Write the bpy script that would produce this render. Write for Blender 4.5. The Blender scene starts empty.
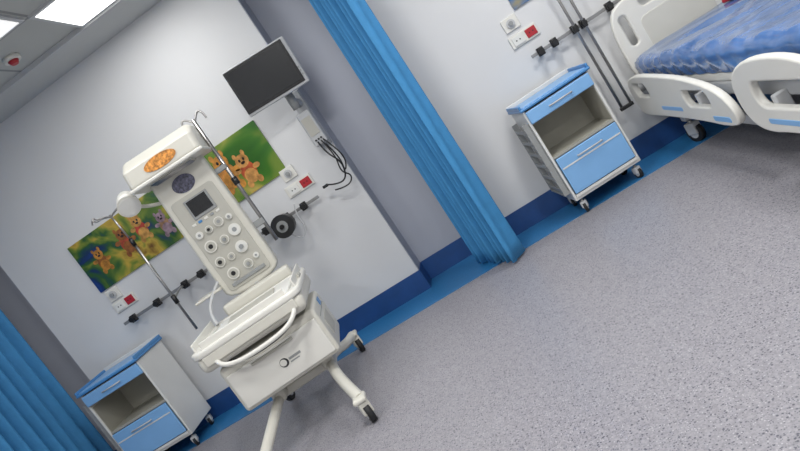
import bpy, math, random
from mathutils import Vector, Matrix
random.seed(4)
S=bpy.context.scene
S.view_settings.view_transform='Standard'
COL=bpy.context.collection

# ---------------------------------------------------------------- materials
def mat(name,col,rough=.5,metal=0,noise=0,nscale=20,bump=0,bscale=200,coat=0,spec=.5,emit=None,estr=0,alpha=1,trans=0):
    m=bpy.data.materials.new(name);m.use_nodes=True;nt=m.node_tree;b=nt.nodes['Principled BSDF']
    b.inputs['Roughness'].default_value=rough;b.inputs['Metallic'].default_value=metal
    b.inputs['Coat Weight'].default_value=coat;b.inputs['Specular IOR Level'].default_value=spec
    b.inputs['Base Color'].default_value=(*col,1)
    tc=nt.nodes.new('ShaderNodeTexCoord')
    if noise:
        n=nt.nodes.new('ShaderNodeTexNoise');n.inputs['Scale'].default_value=nscale;n.inputs['Detail'].default_value=4
        nt.links.new(tc.outputs['Object'],n.inputs['Vector'])
        r=nt.nodes.new('ShaderNodeValToRGB');r.color_ramp.elements[0].position=.3;r.color_ramp.elements[1].position=.7
        r.color_ramp.elements[0].color=(*[c*(1-noise) for c in col],1);r.color_ramp.elements[1].color=(*[min(1,c*(1+noise)) for c in col],1)
        nt.links.new(n.outputs['Fac'],r.inputs[0]);nt.links.new(r.outputs[0],b.inputs['Base Color'])
    if bump:
        n=nt.nodes.new('ShaderNodeTexNoise');n.inputs['Scale'].default_value=bscale;n.inputs['Detail'].default_value=3
        nt.links.new(tc.outputs['Object'],n.inputs['Vector'])
        bp=nt.nodes.new('ShaderNodeBump');bp.inputs['Strength'].default_value=bump;bp.inputs['Distance'].default_value=.01
        nt.links.new(n.outputs['Fac'],bp.inputs['Height']);nt.links.new(bp.outputs[0],b.inputs['Normal'])
    if emit:
        b.inputs['Emission Color'].default_value=(*emit,1);b.inputs['Emission Strength'].default_value=estr
    if trans:
        b.inputs['Transmission Weight'].default_value=trans
    return m
M={}
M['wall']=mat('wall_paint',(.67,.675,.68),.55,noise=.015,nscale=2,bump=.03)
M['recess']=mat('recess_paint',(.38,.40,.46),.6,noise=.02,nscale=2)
M['skirt']=mat('skirting_vinyl_blue',(.014,.065,.22),.4,noise=.1,nscale=8)
M['strip']=mat('floor_vinyl_blue',(.025,.165,.38),.35,noise=.12,nscale=60)
M['white']=mat('cream_plastic',(.72,.71,.66),.35,noise=.02,nscale=5)
M['cream']=mat('warmer_cream',(.62,.605,.54),.35,noise=.02,nscale=5)
M['panel']=mat('panel_grey_cream',(.46,.45,.40),.4,noise=.02,nscale=6)
M['cabw']=mat('cabinet_white',(.68,.68,.66),.4,noise=.02,nscale=5)
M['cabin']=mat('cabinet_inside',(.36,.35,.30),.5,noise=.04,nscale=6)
M['blue']=mat('laminate_light_blue',(.21,.43,.74),.35,noise=.03,nscale=6)
M['bluetr']=mat('trim_blue',(.07,.24,.52),.35,noise=.03,nscale=6)
M['steel']=mat('steel',(.42,.41,.40),.3,metal=1,noise=.03,nscale=30)
M['rail']=mat('rail_anodised',(.30,.30,.30),.45,metal=.6,noise=.03,nscale=30)
M['grey']=mat('grey_plastic',(.28,.29,.29),.45,noise=.04,nscale=10)
M['lgrey']=mat('light_grey_plastic',(.50,.51,.52),.4,noise=.03,nscale=10)
M['black']=mat('black_plastic',(.012,.012,.013),.35,noise=.2,nscale=12)
M['rubber']=mat('black_rubber',(.015,.015,.016),.6,noise=.2,nscale=12)
M['screen']=mat('screen_glass',(.006,.007,.009),.15,coat=.3,noise=.1,nscale=3)
M['red']=mat('red_plastic',(.42,.02,.03),.35,noise=.05)
M['dark']=mat('dark_bed_frame',(.05,.055,.06),.5,noise=.1)
M['orange']=mat('sticker_orange',(.62,.24,.05),.4,noise=.75,nscale=38)
M['violet']=mat('sticker_violet',(.08,.08,.13),.4,noise=.9,nscale=50)
M['curtain']=mat('curtain_blue',(.045,.24,.50),.75,noise=.06,nscale=12,bump=.1,bscale=60)
M['ceilb']=mat('ceiling_plaster',(.55,.56,.55),.7,noise=.02,nscale=3)
M['lamp']=mat('lamp_diffuser',(.9,.9,.9),.5,emit=(1,1,.97),estr=2.6)
M['lamp2']=mat('lamp_diffuser_dim',(.9,.9,.9),.5,emit=(1,1,.97),estr=.7)
M['matt']=mat('mattress_white',(.72,.72,.69),.55,noise=.02)
M['sheet']=mat('mattress_blue_plastic',(.05,.14,.36),.18,noise=.25,nscale=5,bump=.8,bscale=11,coat=.6)
def floor_mat():
    m=bpy.data.materials.new('speckled_vinyl');m.use_nodes=True;nt=m.node_tree;b=nt.nodes['Principled BSDF']
    tc=nt.nodes.new('ShaderNodeTexCoord')
    def vor(sc,a,bb):
        v=nt.nodes.new('ShaderNodeTexVoronoi');v.inputs['Scale'].default_value=sc;nt.links.new(tc.outputs['Object'],v.inputs['Vector'])
        r=nt.nodes.new('ShaderNodeValToRGB');r.color_ramp.elements[0].position=a;r.color_ramp.elements[1].position=bb
        r.color_ramp.elements[0].color=(1,1,1,1);r.color_ramp.elements[1].color=(0,0,0,1)
        nt.links.new(v.outputs['Distance'],r.inputs[0])
        s=nt.nodes.new('ShaderNodeSeparateColor');nt.links.new(v.outputs['Color'],s.inputs[0])
        g=nt.nodes.new('ShaderNodeMath');g.operation='GREATER_THAN';g.inputs[1].default_value=.6;nt.links.new(s.outputs[0],g.inputs[0])
        k=nt.nodes.new('ShaderNodeMath');k.operation='MULTIPLY';nt.links.new(r.outputs[0],k.inputs[0]);nt.links.new(g.outputs[0],k.inputs[1])
        return k.outputs[0]
    n=nt.nodes.new('ShaderNodeTexNoise');n.inputs['Scale'].default_value=110;n.inputs['Detail'].default_value=3;nt.links.new(tc.outputs['Object'],n.inputs['Vector'])
    r=nt.nodes.new('ShaderNodeValToRGB');r.color_ramp.elements[0].position=.35;r.color_ramp.elements[1].position=.65
    r.color_ramp.elements[0].color=(.235,.228,.25,1);r.color_ramp.elements[1].color=(.325,.315,.34,1)
    nt.links.new(n.outputs['Fac'],r.inputs[0]);last=r.outputs[0]
    for sc,a,bb,c in ((72,.22,.36,(.085,.085,.11,1)),(95,.2,.3,(.45,.44,.47,1)),(130,.25,.4,(.12,.12,.15,1))):
        mx=nt.nodes.new('ShaderNodeMix');mx.data_type='RGBA';nt.links.new(vor(sc,a,bb),mx.inputs[0]);nt.links.new(last,mx.inputs[6]);mx.inputs[7].default_value=c;last=mx.outputs[2]
    nt.links.new(last,b.inputs['Base Color']);b.inputs['Roughness'].default_value=.36
    return m
M['floor']=floor_mat()
def ceil_mat():
    m=bpy.data.materials.new('ceiling_tiles');m.use_nodes=True;nt=m.node_tree;b=nt.nodes['Principled BSDF']
    tc=nt.nodes.new('ShaderNodeTexCoord');sp=nt.nodes.new('ShaderNodeSeparateXYZ');nt.links.new(tc.outputs['Object'],sp.inputs[0])
    outs=[]
    for ax,off in ((0,2.02+12),(1,.5+12)):
        a=nt.nodes.new('ShaderNodeMath');a.operation='ADD';a.inputs[1].default_value=off;nt.links.new(sp.outputs[ax],a.inputs[0])
        q=nt.nodes.new('ShaderNodeMath');q.operation='MODULO';q.inputs[1].default_value=.6;nt.links.new(a.outputs[0],q.inputs[0])
        l=nt.nodes.new('ShaderNodeMath');l.operation='LESS_THAN';l.inputs[1].default_value=.022;nt.links.new(q.outputs[0],l.inputs[0]);outs.append(l.outputs[0])
    mx=nt.nodes.new('ShaderNodeMath');mx.operation='MAXIMUM';nt.links.new(outs[0],mx.inputs[0]);nt.links.new(outs[1],mx.inputs[1])
    c=nt.nodes.new('ShaderNodeMix');c.data_type='RGBA';nt.links.new(mx.outputs[0],c.inputs[0]);c.inputs[6].default_value=(.50,.51,.49,1);c.inputs[7].default_value=(.28,.29,.29,1)
    nt.links.new(c.outputs[2],b.inputs['Base Color']);b.inputs['Roughness'].default_value=.8
    return m
M['ceil']=ceil_mat()
def poster_mat(name,cols,sc,seed):
    m=bpy.data.materials.new(name);m.use_nodes=True;nt=m.node_tree;b=nt.nodes['Principled BSDF']
    tc=nt.nodes.new('ShaderNodeTexCoord');mp=nt.nodes.new('ShaderNodeMapping');mp.inputs['Location'].default_value=(seed,seed,seed)
    nt.links.new(tc.outputs['Object'],mp.inputs['Vector'])
    n=nt.nodes.new('ShaderNodeTexNoise');n.inputs['Scale'].default_value=sc;n.inputs['Detail'].default_value=3.5;n.inputs['Distortion'].default_value=.6
    nt.links.new(mp.outputs[0],n.inputs['Vector'])
    r=nt.nodes.new('ShaderNodeValToRGB');cr=r.color_ramp
    for i,(p,c) in enumerate(cols):
        if i<2: e=cr.elements[i];e.position=p
        else: e=cr.elements.new(p)
        e.color=(*c,1)
    nt.links.new(n.outputs['Fac'],r.inputs[0]);nt.links.new(r.outputs[0],b.inputs['Base Color']);b.inputs['Roughness'].default_value=.3
    return m

# ---------------------------------------------------------------- helpers
def link(o,parent=None):
    if o.name not in COL.objects: COL.objects.link(o)
    if parent: o.parent=parent
    return o
def empty(name,loc=(0,0,0),rz=0):
    e=bpy.data.objects.new(name,None);e.empty_display_size=.1;COL.objects.link(e);e.location=loc;e.rotation_euler=(0,0,math.radians(rz));return e
def meshobj(name,verts,faces,m,parent=None,smooth=False):
    me=bpy.data.meshes.new(name);me.from_pydata([tuple(v) for v in verts],[],faces);me.update()
    if smooth:
        for p in me.polygons:p.use_smooth=True
    me.materials.append(M[m] if isinstance(m,str) else m)
    return link(bpy.data.objects.new(name,me),parent)
def box(name,c,s,m,parent=None,bev=0,rot=(0,0,0),seg=3,top=1,topy=None):
    topy=top if topy is None else topy
    hx,hy,hz=s[0]/2,s[1]/2,s[2]/2
    v=[(-hx,-hy,-hz),(hx,-hy,-hz),(hx,hy,-hz),(-hx,hy,-hz),(-hx*top,-hy*topy,hz),(hx*top,-hy*topy,hz),(hx*top,hy*topy,hz),(-hx*top,hy*topy,hz)]
    f=[(0,3,2,1),(4,5,6,7),(0,1,5,4),(1,2,6,5),(2,3,7,6),(3,0,4,7)]
    o=meshobj(name,v,f,m,parent);o.location=c;o.rotation_euler=[math.radians(a) for a in rot]
    if bev:
        b=o.modifiers.new('b','BEVEL');b.width=bev;b.segments=seg
        for p in o.data.polygons:p.use_smooth=True
        w=o.modifiers.new('w','WEIGHTED_NORMAL')
    return o
def cyl(name,p0,p1,r,m,parent=None,n=20,r2=None):
    p0=Vector(p0);p1=Vector(p1);d=(p1-p0).normalized();a=d.orthogonal().normalized();b=d.cross(a);r2=r if r2 is None else r2
    v=[];
    for p,rr in ((p0,r),(p1,r2)):
        for i in range(n):
            t=2*math.pi*i/n;v.append(p+a*math.cos(t)*rr+b*math.sin(t)*rr)
    f=[(i,(i+1)%n,n+(i+1)%n,n+i) for i in range(n)]+[tuple(range(n-1,-1,-1)),tuple(range(n,2*n))]
    o=meshobj(name,v,f,m,parent)
    for p in list(o.data.polygons)[:n]:p.use_smooth=True
    return o
def tube(name,pts,r,m,parent=None,smooth=True,cyclic=False):
    cu=bpy.data.curves.new(name,'CURVE');cu.dimensions='3D';cu.bevel_depth=r;cu.bevel_resolution=3;cu.use_fill_caps=True
    if smooth:
        s=cu.splines.new('NURBS');s.points.add(len(pts)-1);s.order_u=3;s.use_endpoint_u=not cyclic
    else:
        s=cu.splines.new('POLY');s.points.add(len(pts)-1)
    s.use_cyclic_u=cyclic;s.resolution_u=8
    for p,q in zip(s.points,pts):p.co=(*q,1)
    tmp=bpy.data.objects.new(name,cu);COL.objects.link(tmp)
    dg=bpy.context.evaluated_depsgraph_get();me=bpy.data.meshes.new_from_object(tmp.evaluated_get(dg))
    COL.objects.unlink(tmp);bpy.data.objects.remove(tmp);me.name=name
    me.materials.clear();me.materials.append(M[m])
    for p in me.polygons:p.use_smooth=True
    return link(bpy.data.objects.new(name,me),parent)
def plate(name,loops,th,m,parent,frame,bev=.006,loc=(0,0,0)):
    cu=bpy.data.curves.new(name,'CURVE');cu.dimensions='2D';cu.fill_mode='BOTH';cu.extrude=max(th/2-bev,.0005);cu.bevel_depth=bev;cu.bevel_resolution=2;cu.offset=-bev
    for lp in loops:
        s=cu.splines.new('POLY');s.points.add(len(lp)-1);s.use_cyclic_u=True
        for p,q in zip(s.points,lp):p.co=(q[0],q[1],0,1)
    tmp=bpy.data.objects.new(name,cu);COL.objects.link(tmp)
    dg=bpy.context.evaluated_depsgraph_get();me=bpy.data.meshes.new_from_object(tmp.evaluated_get(dg))
    COL.objects.unlink(tmp);bpy.data.objects.remove(tmp)
    if frame=='xz': T=Matrix(((1,0,0,0),(0,0,-1,0),(0,1,0,0),(0,0,0,1)))
    elif frame=='yz': T=Matrix(((0,0,1,0),(1,0,0,0),(0,1,0,0),(0,0,0,1)))
    else: T=Matrix.Identity(4)
    me.transform(T);me.materials.clear();me.materials.append(M[m] if isinstance(m,str) else m)
    o=link(bpy.data.objects.new(name,me),parent);o.location=loc;return o
def rrect(x0,x1,z0,z1,r,n=5):
    pts=[]
    for cx,cz,a0 in ((x1-r,z1-r,0),(x0+r,z1-r,90),(x0+r,z0+r,180),(x1-r,z0+r,270)):
        for i in range(n+1):
            a=math.radians(a0+90*i/n);pts.append((cx+r*math.cos(a),cz+r*math.sin(a)))
    return pts
def smoothloop(pts,it=3):
    for _ in range(it):
        q=[]
        for i in range(len(pts)):
            a=pts[i];b=pts[(i+1)%len(pts)]
            q+=[(a[0]*.75+b[0]*.25,a[1]*.75+b[1]*.25),(a[0]*.25+b[0]*.75,a[1]*.25+b[1]*.75)]
        pts=q
    return pts
def caster(parent,x,y,r=.06,nm='caster',ang=0,body='grey',w=.03):
    ca,sa=math.cos(ang),math.sin(ang)
    cyl(nm+'_wheel',(x-ca*w/2,y-sa*w/2,r),(x+ca*w/2,y+sa*w/2,r),r,'rubber',parent,24)
    cyl(nm+'_hub',(x-ca*(w/2+.004),y-sa*(w/2+.004),r),(x+ca*(w/2+.004),y+sa*(w/2+.004),r),r*.55,'lgrey',parent,16)
    box(nm+'_fork',(x,y,r*1.55),(w+.03,r*1.3,r*1.3),body,parent,bev=.01,rot=(0,0,math.degrees(ang)))
    cyl(nm+'_stem',(x,y,r*1.9),(x,y,r*2.5),r*.25,'steel',parent,12)

# ---------------------------------------------------------------- room
H=3.25; XL,XR,YB=-6.2,4.6,-7.0
box('floor',((XL+XR)/2,(YB+.3)/2,-.05),(XR-XL,.3-YB,.1),'floor')
c_=box('ceiling',((XL+XR)/2,(YB+.3)/2,H+.05),(XR-XL,.3-YB,.1),'ceil')
c_.data.transform(Matrix.Translation(c_.location));c_.location=(0,0,0)
box('trim_1',((XL+XR)/2,-.235,H-.012),(XR-XL,.47,.024),'ceilb')
box('trim_2',((XL+XR)/2,-.49,H-.018),(XR-XL,.04,.036),'lgrey')
segs=[(XL,-4.85),(-4.2,-1.0),(-.35,XR)]
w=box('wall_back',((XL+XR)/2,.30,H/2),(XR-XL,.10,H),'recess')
for i,(a,b) in enumerate(segs):
    o=box('wall_back_panel_%d'%(i+1),((a+b)/2,.125,H/2),(b-a-.004,.25,H),'wall');o.parent=w
    o.matrix_parent_inverse=Matrix.Translation(w.location).inverted()
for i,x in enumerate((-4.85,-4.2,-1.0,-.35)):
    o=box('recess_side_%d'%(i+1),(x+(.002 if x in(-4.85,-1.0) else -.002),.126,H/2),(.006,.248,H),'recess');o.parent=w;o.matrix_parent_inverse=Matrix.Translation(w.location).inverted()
box('wall_left',(XL-.05,YB/2,H/2),(.1,-YB,H),'wall')
box('wall_right',(XR+.05,YB/2,H/2),(.1,-YB,H),'wall')
box('wall_front',((XL+XR)/2,YB-.05,H/2),(XR-XL,.1,H),'wall')
bb=empty('baseboard_back')
bz=.19
path=[(XL,0),(-4.85,0),(-4.85,.25),(-4.2,.25),(-4.2,0),(-1.0,0),(-1.0,.25),(-.35,.25),(-.35,0),(XR,0)]
for i in range(len(path)-1):
    (x0,y0),(x1,y1)=path[i],path[i+1]
    if y0==y1: box('skirt_%d'%i,((x0+x1)/2,y0-.006,bz/2),(x1-x0+.012,.012,bz),'skirt',bb)
    else: box('skirt_%d'%i,(x0+(.006 if x0 in(-4.85,-1.0) else -.006),(y0+y1)/2-.006,bz/2),(.012,.25,bz),'skirt',bb)
st=empty('trim_3')
box('floor_strip',((XL+XR)/2,-.24,.001),(XR-XL,.48,.004),'strip',st)
for i,(a,b) in enumerate(((-4.85,-4.2),(-1.0,-.35))): box('floor_strip_recess_%d'%i,((a+b)/2,.12,.001),(b-a,.24,.004),'strip',st)
box('baseboard_left',(XL+.006,YB/2,.09),(.012,-YB-.02,.18),'skirt')
box('baseboard_right',(XR-.006,YB/2,.09),(.012,-YB-.02,.18),'skirt')

def lamp(x,y,name,e,m='lamp',s=.6):
    p=empty(name,(x,y,H))
    box('frame',(0,0,-.01),(s,s,.02),'lgrey',p)
    box('diffuser',(0,0,-.018),(s-.06,s-.06,.012),m,p)
    if e:
        l=bpy.data.lights.new('lamp_light','AREA');l.shape='SQUARE';l.size=s-.05;l.energy=e;l.color=(1,.99,.975)
        lo=bpy.data.objects.new('lamp_light',l);COL.objects.link(lo);lo.parent=p;lo.location=(0,0,-.04)
lamp(-1.71,-.81,'ceiling_light_panel',10)
lamp(-2.33,-1.43,'ceiling_light_panel',8,'lamp2')
for x,y,e in ((1.2,-1.4,36),(-4.2,-2.6,26),(-.6,-2.7,44),(1.8,-3.8,46),(-1.8,-4.9,46),(-4.8,-5.0,22),(2.4,-6,36),(-.0,-6.2,34)):
    lamp(x,y,'ceiling_light_panel',e)
d=empty('smoke_detector',(-2.45,-.80,H))
cyl('base',(0,0,0),(0,0,-.03),.06,'white',d);cyl('cap',(0,0,-.03),(0,0,-.055),.04,'red',d,20,.025)

# ---------------------------------------------------------------- curtains
def curtain(name,pts,z0,z1,npl,amp,seed,flare=1.25):
    rnd=random.Random(seed)
    P=[Vector(p) for p in pts];L=[0]
    for a,b in zip(P,P[1:]):L.append(L[-1]+(b-a).length)
    def at(s):
        s*=L[-1]
        for i in range(len(P)-1):
            if s<=L[i+1] or i==len(P)-2:
                d=(P[i+1]-P[i]).normalized();return P[i]+d*(s-L[i]),Vector((-d.y,d.x))
    nu=npl*14;nv=26;V=[];F=[]
    ph=[rnd.uniform(-.5,.5) for _ in range(npl+2)];am=[rnd.uniform(.6,1.25) for _ in range(npl+2)]
    for j in range(nv+1):
        v=j/nv
        for i in range(nu+1):
            u=i/nu;k=u*npl;ki=int(k);fr=k-ki
            a=am[ki]*(1-fr)+am[min(ki+1,npl+1)]*fr;pp=ph[ki]*(1-fr)+ph[ki+1]*fr
            p,n=at(u)
            fl=flare-(flare-1)*v
            off=amp*a*math.sin(2*math.pi*k+pp*1.4*(1-v))*fl
            V.append((p.x+n.x*off,p.y+n.y*off,z0+(z1-z0)*v))
    for j in range(nv):
        for i in range(nu):
            q=j*(nu+1)+i;F.append((q,q+1,q+nu+2,q+nu+1))
    o=meshobj(name,V,F,'curtain',None,True)
    s=o.modifiers.new('s','SOLIDIFY');s.thickness=.004
    return o
curtain('privacy_curtain',[(-.47,-.13),(-.33,-.42),(-.16,-.68)],.02,H-.05,8,.060,1,1.25)
curtain('privacy_curtain',[(-4.42,-.10),(-4.36,-1.2),(-4.30,-2.6)],.03,H-.05,17,.055,2,1.1)
for x,y0,y1 in ((-.30,0,-3.2),(-4.38,0,-3.2)):
    box('curtain_track',(x,(y0+y1)/2,H-.03),(.03,abs(y1-y0)-.02,.03),'lgrey')

# ---------------------------------------------------------------- posters
grn=[(.25,(.02,.06,.30)),(.40,(.01,.03,.10)),(.47,(.03,.10,.02)),(.53,(.16,.22,.03)),(.60,(.50,.35,.05)),(.72,(.10,.03,.01))]
grn2=[(.25,(.02,.10,.02)),(.40,(.05,.17,.02)),(.50,(.18,.26,.04)),(.58,(.50,.40,.10)),(.66,(.40,.18,.03)),(.8,(.05,.18,.04))]
blu=[(.25,(.01,.02,.10)),(.45,(.02,.05,.25)),(.6,(.05,.15,.35)),(.8,(.4,.3,.05))]
def blob(name,cx,cz,rx,rz,col,parent,y,n=18):
    nm='print_'+'_'.join('%02d'%int(c*99) for c in col)
    mm=bpy.data.materials.get(nm) or mat(nm,col,.35,noise=.45,nscale=22)
    v=[(cx+rx*math.cos(2*math.pi*i/n),y,cz+rz*math.sin(2*math.pi*i/n)) for i in range(n)]
    return meshobj(name,v,[tuple(range(n))],mm,parent)
def bear(p,x,z,s,c,y,c2=(.8,.05,.04)):
    blob('body',x,z-.6*s,.42*s,.55*s,c2,p,y,20);blob('belly',x,z-.85*s,.36*s,.38*s,c,p,y-.0004)
    blob('head',x,z,.36*s,.34*s,c,p,y-.0008)
    for k in(-1,1):
        blob('ear',x+.25*s*k,z+.34*s,.10*s,.15*s,c,p,y-.0006);blob('eye',x+.12*s*k,z+.06*s,.06*s,.08*s,(.01,.01,.01),p,y-.0012)
        blob('arm',x+.5*s*k,z-.45*s-.1*s*k,.20*s,.14*s,c,p,y-.0006);blob('leg',x+.3*s*k,z-1.2*s,.16*s,.2*s,c,p,y-.0006)
    blob('nose',x,z-.1*s,.12*s,.07*s,(.02,.01,.01),p,y-.0012)
def poster(x0,x1,z0,z1,m,chars):
    p=empty('wall_poster',((x0+x1)/2,0,(z0+z1)/2))
    w,h=x1-x0,z1-z0
    box('board',(0,-.008,0),(w,.014,h),m,p)
    for (fx,fz,s,c,c2) in chars: bear(p,fx*w,fz*h,s,c,-.0165,c2)
    return p
poster(-3.55,-2.50,1.55,2.04,poster_mat('poster_print_a',grn,3.4,1.3),[(-.30,.10,.13,(.45,.20,.03),(.25,.09,.02)),(-.02,.16,.15,(.26,.09,.02),(.42,.07,.03)),(.16,.20,.14,(.48,.25,.06),(.45,.05,.03)),(.36,.02,.13,(.26,.18,.22),(.30,.17,.09))])
poster(-2.46,-1.46,1.53,2.03,poster_mat('poster_print_b',grn2,2.4,4.1),[(.05,.22,.20,(.50,.22,.04),(.52,.22,.05)),(.22,.05,.17,(.55,.27,.08),(.42,.08,.03))])
poster(.80,1.75,1.57,2.03,poster_mat('poster_print_c',blu,3.2,7.7),[(-.1,.1,.16,(.7,.4,.1),(.6,.06,.04))])

# ---------------------------------------------------------------- rails, outlets
def rail(x0,x1,z,knobs):
    p=empty('medical_rail',((x0+x1)/2,0,z));c=(x0+x1)/2
    box('bar',(0,-.06,0),(x1-x0,.012,.028),'rail',p,bev=.003)
    for k in knobs:
        cyl('standoff',(k-c,0,0),(k-c,-.055,0),.014,'black',p,14)
        box('clamp',(k-c,-.072,0),(.055,.045,.07),'black',p,bev=.008)
        cyl('knob',(k-c,-.09,0),(k-c,-.125,0),.024,'black',p,14)
rail(-3.52,-1.35,1.20,(-3.40,-3.12,-2.80,-2.62,-1.9,-1.68,-1.5))
rail(.72,2.5,1.19,(.80,.92,1.10,1.175,1.40,1.9,2.3))
def outlet(x,z,w=.30):
    p=empty('wall_outlet_panel',(x,0,z))
    box('plate',(0,-.008,0),(w,.016,.10),'white',p,bev=.004)
    box('red_socket',(w*.26,-.018,0),(w*.36,.012,.07),'red',p,bev=.004)
    box('socket',(-w*.22,-.018,0),(w*.38,.012,.075),'matt',p,bev=.004)
    for k in (-1,1):
        cyl('pin',(-w*.22+k*.015,-.0235,0),(-w*.22+k*.015,-.0250,0),.006,'black',p,10)
        cyl('pin',(w*.26+k*.015,-.0235,0),(w*.26+k*.015,-.0250,0),.006,'black',p,10)
outlet(-3.42,1.36,.24);outlet(-1.45,1.36,.26);outlet(.76,1.36,.24)
def gas(x,z,ph):
    p=empty('gas_outlet',(x,0,z));box('plate',(0,-.008,0),(.13,.016,.11),'white',p,bev=.004)
    cyl('ring',(0,-.016,0),(0,-.03,0),.034,'lgrey',p);cyl('valve',(0,-.03,0),(0,-.045,0),.018,ph,p)
gas(-3.46,1.48,'grey');gas(-1.47,1.50,'grey');gas(.72,1.50,'grey')

p=empty('suction_regulator',(-1.70,0,1.16))
cyl('jar',(0,-.145,0),(0,-.24,0),.092,'black',p,32);cyl('rim',(0,-.235,0),(0,-.25,0),.10,'rubber',p,32)
cyl('dial',(0,-.25,0),(0,-.256,0),.05,'grey',p,24);cyl('dial_hub',(0,-.256,0),(0,-.275,0),.02,'black',p,16)
box('bracket',(.02,-.137,.03),(.05,.02,.05),'steel',p,bev=.004)
tube('hose',[(0,-.19,-.08),(.05,-.17,-.2),(.14,-.15,-.12),(.12,-.14,.02),(.16,-.14,.10)],.006,'lgrey',p)

# ---------------------------------------------------------------- monitor
p=empty('wall_monitor',(-1.08,-.36,2.19),0)
q=empty('monitor_head',(0,0,0),6);q.parent=p;q.rotation_euler=(math.radians(6),math.radians(2),math.radians(8))
box('shell',(0,.012,0),(.55,.05,.39),'lgrey',q,bev=.014)
box('back_bulge',(0,.05,0),(.36,.05,.26),'lgrey',q,bev=.02)
box('bezel',(-.012,-.017,.006),(.515,.012,.355),'black',q,bev=.005)
box('screen',(-.012,-.0245,.008),(.475,.003,.315),'screen',q)
for i in range(3): box('button',(.255,-.018,-.12+i*.03),(.010,.008,.012),'grey',q)
box('wall_plate',(.03,.345,-.42),(.10,.03,.52),'lgrey',p,bev=.01)
box('arm_lower',(.03,.25,-.26),(.06,.17,.07),'lgrey',p,bev=.02)
cyl('pivot',(.03,.17,-.31),(.03,.17,-.14),.035,'grey',p)
tube('arm',[(.03,.17,-.17),(.02,.14,-.08),(0,.06,0)],.028,'lgrey',p)
box('module',(.03,.27,-.50),(.12,.13,.30),'lgrey',p,bev=.015)
box('module_face',(.03,.203,-.48),(.085,.006,.16),'panel',p,bev=.002)
for k in range(3):
    cyl('port',(.005+k*.025,.205,-.60),(.005+k*.025,.19,-.60),.008,'black',p,10)
tube('cable_1',[(.01,.20,-.62),(.03,.12,-.72),(.10,.14,-.86),(.04,.18,-1.0),(-.08,.2,-.98),(-.14,.22,-.94)],.007,'black',p)
tube('cable_2',[(.04,.20,-.62),(.09,.12,-.78),(.04,.14,-.92),(.10,.2,-.99),(.02,.22,-1.06),(-.10,.22,-1.02)],.006,'black',p)
tube('cable_3',[(.06,.20,-.62),(.12,.15,-.74),(.13,.17,-.86),(.06,.2,-.95),(.09,.22,-.80),(.05,.22,-.66)],.006,'black',p)
box('cable_plug',(-.15,.22,-.95),(.05,.03,.025),'black',p,bev=.006)

# ---------------------------------------------------------------- bedside cabinets
def cabinet(x,y,rz=0,W=.58,D=.44):
    p=empty('bedside_cabinet',(x,y,0),rz);T=.02;p.scale=(1,1,1.04)
    z0,z1=.12,.87
    for k in(-1,1): box('side_panel',(k*(W/2-T/2),0,(z0+z1)/2),(T,D-.02,z1-z0),'cabw',p,bev=.006)
    box('back_panel',(0,D/2-.02,(z0+z1)/2),(W-.03,.016,z1-z0),'cabw',p)
    box('bottom',(0,0,z0+.015),(W-.01,D-.02,.03),'cabw',p,bev=.005)
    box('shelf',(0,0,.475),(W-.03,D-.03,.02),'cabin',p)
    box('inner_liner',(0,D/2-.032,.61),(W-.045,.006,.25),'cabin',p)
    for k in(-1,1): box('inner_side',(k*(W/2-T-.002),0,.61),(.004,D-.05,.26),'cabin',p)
    box('lower_drawer',(0,-D/2+.004,.315),(W-.05,.022,.29),'blue',p,bev=.006)
    box('lower_drawer_groove',(0,-D/2-.008,.375),(W-.07,.004,.010),'cabw',p)
    box('front_stile',(0,-D/2+.004,.155),(W-.04,.018,.02),'cabw',p)
    tube('lower_drawer_handle',[(-.10,-D/2-.006,.405),(-.10,-D/2-.03,.405),(.10,-D/2-.03,.405),(.10,-D/2-.006,.405)],.006,'lgrey',p,smooth=False)
    box('top_drawer_body',(0,0,.81),(W-.045,D-.03,.10),'cabw',p)
    box('top_drawer_front',(0,-D/2+.002,.81),(W-.03,.026,.095),'blue',p,bev=.008)
    tube('top_drawer_handle',[(-.09,-D/2-.006,.81),(-.09,-D/2-.03,.81),(.09,-D/2-.03,.81),(.09,-D/2-.006,.81)],.006,'lgrey',p,smooth=False)
    box('top_slab',(0,0,.882),(W+.03,D+.03,.022),'bluetr',p,bev=.009)
    box('top_surface',(0,0,.895),(W-.02,D-.02,.008),'blue',p,bev=.003)
    for k in(-1,1): box('top_lip',(k*(W/2+.004),0,.906),(.018,D+.02,.03),'bluetr',p,bev=.007)
    box('top_lip_back',(0,D/2+.004,.91),(W+.02,.018,.04),'cabw',p,bev=.007)
    for k in range(6):
        box('rack_slat',(-W/2-.045,0,.24+k*.098),(.008,D-.05,.03),'grey',p,bev=.003)
    for k in(-1,1):
        box('rack_post',(-W/2-.028,k*(D/2-.035),.49),(.045,.014,.60),'grey',p,bev=.003)
    box('rack_floor',(-W/2-.025,0,.20),(.05,D-.06,.012),'grey',p)
    for a in(-1,1):
        for b in(-1,1): caster(p,a*(W/2-.05),b*(D/2-.06),.042,'caster',.3*a,'lgrey',.022)
    return p
cabinet(-3.63,-.31,0,.64,.46);cabinet(.65,-.30,6,.56,.44)

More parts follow.
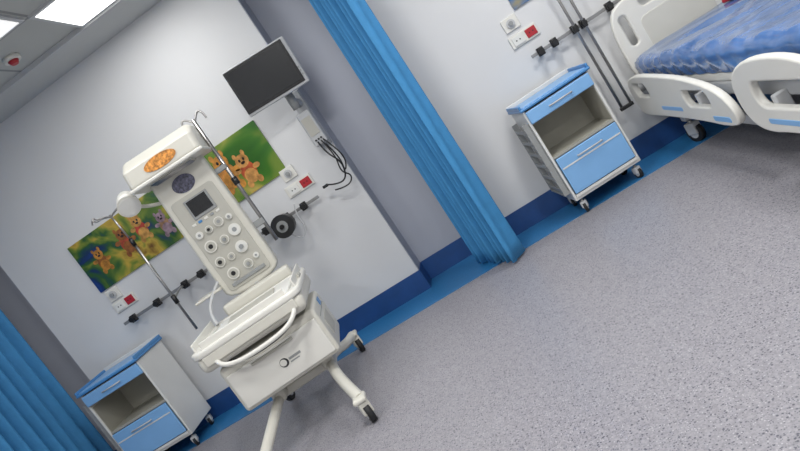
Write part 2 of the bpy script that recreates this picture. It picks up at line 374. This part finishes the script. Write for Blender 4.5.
# ---------------------------------------------------------------- infant warmer
p=empty('infant_radiant_warmer',(-1.93,-.75,0),12)
for k in(-1,1):
    tube('base_leg',[(k*.33,.08,.155),(k*.30,-.10,.17),(k*.21,-.35,.235),(k*.20,-.65,.27),(k*.26,-1.0,.22),(k*.34,-1.27,.15)],.036,'cream',p)
    box('base_upright',(k*.20,-.52,.32),(.10,.36,.18),'cream',p,bev=.03,top=.85)
    for y in(.08,-1.28):
        caster(p,k*.335,y,.066,'caster',.25*k,'cream',.038)
        box('caster_cap',(k*.335,y,.158),(.085,.11,.035),'cream',p,bev=.015)
box('base_crossbar',(0,-.50,.25),(.44,.16,.07),'cream',p,bev=.02)
box('drawer_box',(0,-.59,.52),(.71,.62,.33),'cream',p,bev=.03)
box('drawer_front',(0,-.905,.505),(.66,.02,.25),'white',p,bev=.012)
box('drawer_grip',(0,-.92,.605),(.30,.02,.018),'panel',p,bev=.005)
cyl('logo',(.02,-.914,.50),(.02,-.9175,.50),.030,'black',p,20);cyl('logo_ring',(.015,-.917,.502),(.015,-.9185,.502),.022,'white',p,20)
box('logo_text',(.10,-.916,.505),(.085,.003,.016),'grey',p);box('logo_text',(.09,-.916,.482),(.065,.003,.008),'grey',p)
box('side_panel_line',(.356,-.60,.60),(.004,.44,.006),'grey',p)
for k in(-1,1): box('side_vent',(k*.356,-.60,.50),(.004,.30,.12),'panel',p,bev=.001)
box('blue_label',(.358,-.50,.635),(.004,.10,.045),'bluetr',p)
box('neck',(0,-.55,.70),(.48,.46,.06),'panel',p,bev=.02)
T0=-.02
box('bassinet_tray',(T0,-.60,.775),(.76,.80,.12),'cream',p,bev=.05,seg=5)
plate('bassinet_rim',[rrect(-.395,.395,-1.02,-.18,.10),rrect(-.325,.325,-.94,-.26,.07)],.045,'white',p,'xy',.014,(T0,0,.842))
box('mattress',(T0,-.60,.838),(.62,.66,.045),'matt',p,bev=.02)
box('blanket',(T0,-.62,.866),(.36,.44,.014),'panel',p,bev=.006,rot=(0,0,6))
for k in(-1,1):
    box('side_flap',(T0+k*.365,-.60,.885),(.014,.62,.06),'white',p,bev=.006)
    box('flap_clip',(T0+k*.378,-.60,.862),(.02,.14,.04),'panel',p,bev=.006)
box('front_flap',(T0,-.975,.88),(.60,.014,.055),'white',p,bev=.006)
box('rear_console',(0,-.20,.90),(.56,.10,.09),'cream',p,bev=.025)
box('front_skirt',(T0,-1.0,.79),(.66,.03,.075),'cream',p,bev=.014)
tube('front_handle',[(-.28,-1.0,.765),(-.26,-1.05,.725),(-.13,-1.075,.69),(.13,-1.075,.69),(.26,-1.05,.725),(.28,-1.0,.765)],.015,'white',p)
tube('under_handle',[(-.26,-.93,.74),(-.20,-.99,.68),(0,-1.01,.665),(.20,-.99,.68),(.26,-.93,.74)],.012,'black',p)
# column
box('column_back',(0,.02,1.41),(.22,.12,1.33),'cream',p,bev=.03)
plate('control_panel',[smoothloop([(-.22,.93),(.22,.93),(.23,1.1),(.225,1.6),(.215,1.95),(.19,2.03),(-.19,2.03),(-.215,1.95),(-.225,1.6),(-.23,1.1)],2)],.12,'cream',p,'xz',.02,(0,-.09,0))
plate('panel_face',[rrect(-.175,.175,.99,1.75,.03)],.008,'panel',p,'xz',.002,(0,-.154,0))
box('display_bezel',(.01,-.160,1.64),(.19,.012,.155),'grey',p,bev=.006)
box('display',(.01,-.167,1.645),(.155,.005,.12),'screen',p)
for i in range(5): box('keypad',(-.11+i*.05,-.160,1.54),(.030,.008,.018),('white','bluetr','white','grey','white')[i],p,bev=.003)
for c_,(x,z,rr) in enumerate(((-.12,1.46,.028),(-.04,1.46,.028),(.05,1.47,.036),(.13,1.46,.024),(-.10,1.35,.045),(.01,1.34,.034),(.11,1.36,.045),(-.11,1.22,.038),(-.02,1.21,.028),(.08,1.23,.045),(-.08,1.10,.045),(.05,1.10,.036),(.13,1.12,.022))):
    cyl('gauge_rim',(x,-.157,z),(x,-.174,z),rr,'white',p,24);cyl('gauge_face',(x,-.174,z),(x,-.177,z),rr*.8,'panel' if c_%3 else 'matt',p,24)
    cyl('gauge_knob',(x,-.176,z),(x,-.196 if c_%2 else -.180,z),rr*.38,('grey','black','grey')[c_%3],p,14)
box('port_strip',(0,-.160,1.025),(.28,.012,.028),'grey',p,bev=.004)
plate('sticker_round_dark',[[(.088*math.cos(a*math.pi/14),.064*math.sin(a*math.pi/14)) for a in range(28)]],.004,'violet',p,'xz',.001,(.0,-.153,1.83))
# heater head
hd=empty('heater_head',(0,-.13,2.055));hd.parent=p
sec=[(.16,-.115),(.16,.06),(.10,.105),(-.06,.105),(-.19,.03),(-.225,-.09),(-.20,-.115)]
n=len(sec);V=[];F=[]
xs=[(-.285,.80),(-.27,.93),(-.24,1),(.24,1),(.27,.93),(.285,.80)]
for x,s in xs:
    for y,z in sec: V.append((x,y*s,z*s+(1-s)*-.02))
for a in range(len(xs)-1):
    for i in range(n):
        F.append((a*n+i,a*n+(i+1)%n,(a+1)*n+(i+1)%n,(a+1)*n+i))
F.append(tuple(range(n-1,-1,-1)));F.append(tuple(range((len(xs)-1)*n,len(xs)*n)))
hs=meshobj('head_shell',V,F,'cream',hd)
b_=hs.modifiers.new('b','BEVEL');b_.width=.022;b_.segments=4;b_.limit_method='ANGLE'
for q_ in hs.data.polygons:q_.use_smooth=True
hs.modifiers.new('w','WEIGHTED_NORMAL')
box('head_lip',(0,-.03,-.110),(.585,.41,.026),'white',hd,bev=.011)
box('heater_grille',(0,-.05,-.125),(.36,.28,.012),'panel',hd,bev=.003)
for i in range(6): cyl('grille_bar',(-.16,-.16+i*.045,-.134),(.16,-.16+i*.045,-.134),.006,'steel',hd,8)
st_=plate('sticker_oval',[[(.125*math.cos(a*math.pi/14),.050*math.sin(a*math.pi/14)) for a in range(28)]],.004,'orange',hd,'xz',.001,(0,0,0))
st_.rotation_euler=(math.radians(-16),0,0);st_.location=(0,-.213,-.030)
# exam lamp
tube('lamp_arm',[(-.18,-.02,1.80),(-.30,-.03,1.82),(-.38,-.06,1.88)],.014,'cream',p)
cyl('lamp_head',(-.42,-.06,1.97),(-.40,-.18,1.90),.065,'white',p,28,.082);cyl('lamp_lens',(-.40,-.18,1.90),(-.399,-.185,1.897),.068,'matt',p,24)
# infusion pole on the right of the warmer
cyl('pole_right',(.30,-.05,1.12),(.30,-.05,2.18),.015,'steel',p,14)
cyl('pole_collar',(.30,-.05,1.62),(.30,-.05,1.68),.024,'black',p,14)
box('pole_bracket',(.26,-.05,1.30),(.10,.05,.05),'grey',p,bev=.008);box('pole_bracket',(.26,-.05,1.78),(.10,.05,.04),'grey',p,bev=.008)
for k in(-1,1):
    tube('pole_hook',[(.30,-.05,2.15),(.30+k*.05,-.05,2.22),(.30+k*.09,-.05,2.20),(.30+k*.09,-.05,2.14)],.008,'steel',p)
box('side_shelf',(-.32,-.10,1.06),(.22,.22,.02),'cream',p,bev=.008)
tube('breathing_hose',[(-.20,-.12,1.12),(-.30,-.22,1.05),(-.36,-.3,.95),(-.34,-.35,.87)],.012,'lgrey',p)

# left infusion pole, held by the rail knob
p=empty('iv_pole',(-2.80,-.36,0))
tube('pole',[(0,.228,1.20),(0,.12,1.20),(0,0,1.15)],.010,'steel',p)
cyl('collar_low',(0,0,1.11),(0,0,1.19),.020,'black',p,14)
cyl('tube',(0,0,.84),(0,0,1.75),.012,'steel',p,14);cyl('tube_inner',(0,0,1.75),(-.02,0,2.02),.008,'steel',p,14)
cyl('collar',(0,0,1.70),(0,0,1.77),.018,'black',p,14)
for k,(a,b) in enumerate(((1,0),(-1,0),(.5,.7),(-.5,-.7))):
    tube('hook',[(-.02,0,2.0),(-.02+a*.06,b*.06,2.03),(-.02+a*.14,b*.12,2.03),(-.02+a*.16,b*.14,2.07),(-.02+a*.18,b*.16,2.03)],.007,'steel',p)
p=empty('iv_pole',(1.09,-.155,0))
for x in(0,.075):
    cyl('tube',(x,0,.46),(x,0,2.25),.011,'steel',p,14)
    box('pole_clamp',(x,.006,1.19),(.035,.038,.06),'black',p,bev=.006)
    cyl('collar',(x,0,1.45),(x,0,1.50),.016,'black',p,14)
    tube('hook',[(x,0,2.22),(x+.05,0,2.28),(x+.09,0,2.25),(x+.09,0,2.2)],.005,'steel',p)
    tube('hook',[(x,0,2.22),(x-.05,0,2.28),(x-.09,0,2.25),(x-.09,0,2.2)],.005,'steel',p)
box('foot_bridge',(.037,0,.47),(.11,.03,.03),'black',p,bev=.006)

# ---------------------------------------------------------------- hospital bed
p=empty('hospital_bed',(0,0,0))
x0,x1=1.28,2.24;xc=(x0+x1)/2;YF=-2.86
ym=(YF-.2)/2
for x in(x0+.16,x1-.16): box('chassis_rail',(x,ym,.22),(.06,2.2,.07),'lgrey',p,bev=.012)
for y in(-.40,-2.55): box('chassis_cross',(xc,y,.22),(.80,.08,.07),'lgrey',p,bev=.012)
for y in(-.40,-2.55):
    for x in(x0+.12,x1-.12): caster(p,x,y,.072,'caster',.4,'lgrey',.04)
for y in(-.85,-2.1): box('lift_column',(xc,y,.36),(.22,.16,.26),'dark',p,bev=.02)
box('bed_frame',(xc,ym,.50),(.84,2.50,.07),'dark',p,bev=.01)
for x in(x0+.06,x1-.06): box('side_beam',(x,ym,.50),(.05,2.54,.08),'lgrey',p,bev=.012)
box('deck',(xc,ym,.57),(.88,2.44,.06),'white',p,bev=.015)
nx,ny=44,100;V=[];F=[];mx0,mx1,my0,my1=x0+.03,x1-.03,YF+.08,-.26
rnd=random.Random(9);ws=[(rnd.uniform(3,24),rnd.uniform(3,24),rnd.uniform(0,6.3),rnd.uniform(.0010,.0034)) for _ in range(14)]
for j in range(ny+1):
    for i in range(nx+1):
        x=mx0+(mx1-mx0)*i/nx;y=my0+(my1-my0)*j/ny
        e=min(i/nx,1-i/nx)*(mx1-mx0);e2=min(j/ny,1-j/ny)*(my1-my0)
        ed=min(e,e2);z=.775-(.035*(1-min(ed/.06,1))**2)
        z+=sum(a*math.sin(kx*x+ky*y+ph) for kx,ky,ph,a in ws)
        V.append((x,y,z))
for j in range(ny):
    for i in range(nx):
        q=j*(nx+1)+i;F.append((q,q+1,q+nx+2,q+nx+1))
ring=[i for i in range(nx+1)]+[j*(nx+1)+nx for j in range(1,ny+1)]+[ny*(nx+1)+i for i in range(nx-1,-1,-1)]+[j*(nx+1) for j in range(ny-1,0,-1)]
prev=ring
for zz,of in((.71,.012),(.65,.010),(.602,-.005)):
    base=len(V)
    for k,r_ in enumerate(ring):
        vx,vy,_=V[r_]
        dx=of*(1 if vx>=mx1-1e-6 else -1 if vx<=mx0+1e-6 else 0);dy=of*(1 if vy>=my1-1e-6 else -1 if vy<=my0+1e-6 else 0)
        wv=.004*math.sin(k*.9+zz*30)
        V.append((vx+dx+(wv if dx else 0),vy+dy+(wv if dy else 0),zz))
    cur=list(range(base,base+len(ring)))
    for k in range(len(ring)):
        k2=(k+1)%len(ring);F.append((prev[k],cur[k],cur[k2],prev[k2]))
    prev=cur
meshobj('mattress',V,F,'sheet',p,True)
def board(nm,y,zt):
    plate(nm,[smoothloop([(x0+.02,.52),(x1-.02,.52),(x1+.0,.8),(x1-.02,zt-.12),(x1-.14,zt),(x0+.14,zt),(x0+.02,zt-.12),(x0,.8)],2),
      rrect(x0+.09,x0+.15,zt-.36,zt-.12,.028),rrect(x1-.15,x1-.09,zt-.36,zt-.12,.028),rrect(xc-.2,xc+.2,zt-.14,zt-.06,.035)],.05,'white',p,'xz',.014,(0,y,0))
    plate(nm+'_inset',[rrect(x0+.22,x1-.22,.66,zt-.2,.05)],.056,'cream',p,'xz',.006,(0,y,0))
board('headboard',-.19,1.20);board('footboard',YF,1.02)
def siderail(nm,x,pts,holes,acc):
    plate(nm,[smoothloop(pts,2)]+[rrect(*h) for h in holes],.045,'white',p,'yz',.012,(x,0,0))
    for a in acc: plate(nm+'_accent',[rrect(*a)],.05,'blue',p,'yz',.003,(x,0,0))
for x,s in((x0-.045,1),(x1+.045,-1)):
    siderail('side_rail_head',x,[(-.10,.40),(-.11,.62),(-.35,.68),(-.80,.665),(-1.25,.64),(-1.66,.56),(-1.78,.42),(-1.74,.31),(-1.2,.34),(-.6,.34),(-.14,.33)],
       [(-.54,-.24,.50,.61,.045),(-1.52,-1.16,.44,.55,.045)],[(-1.04,-.66,.40,.43,.014),(-1.68,-1.46,.35,.385,.014)])
    siderail('side_rail_foot',x,[(-1.88,.40),(-1.88,.56),(-1.97,.66),(-2.16,.72),(-2.50,.72),(-2.72,.64),(-2.76,.40),(-2.68,.31),(-2.3,.33),(-2.0,.31)],
       [(-2.64,-2.08,.46,.60,.06)],[(-2.5,-2.1,.37,.40,.014)])
    for y in(-.45,-1.25,-2.15,-2.5): box('rail_link',(x+s*.05,y,.45),(.07,.04,.10),'lgrey',p,bev=.01)
for x in(x0+.02,x1-.02): cyl('bumper',(x,-.13,.50),(x,-.13,.56),.04,'lgrey',p)
box('red_cloth',(2.02,-.55,.80),(.16,.12,.03),'red',p,bev=.012,rot=(0,0,20))

# ---------------------------------------------------------------- camera and world
w=bpy.data.worlds.new('world');S.world=w;w.use_nodes=True
w.node_tree.nodes['Background'].inputs[0].default_value=(.75,.78,.8,1);w.node_tree.nodes['Background'].inputs[1].default_value=.3
th,ph,r=math.radians(10),math.radians(8),math.radians(33.7)
F_=Vector((-math.sin(th)*math.cos(ph),math.cos(th)*math.cos(ph),-math.sin(ph)));R_=Vector((math.cos(th),math.sin(th),0));U_=R_.cross(F_)
X=math.cos(r)*R_-math.sin(r)*U_;Y=math.sin(r)*R_+math.cos(r)*U_
cd=bpy.data.cameras.new('camera');co=bpy.data.objects.new('camera',cd);COL.objects.link(co);cd.lens=28;cd.sensor_width=36
Mx=Matrix((X,Y,-F_)).transposed().to_4x4();Mx.translation=Vector((0,-5.2,1.35));co.matrix_world=Mx
S.camera=co
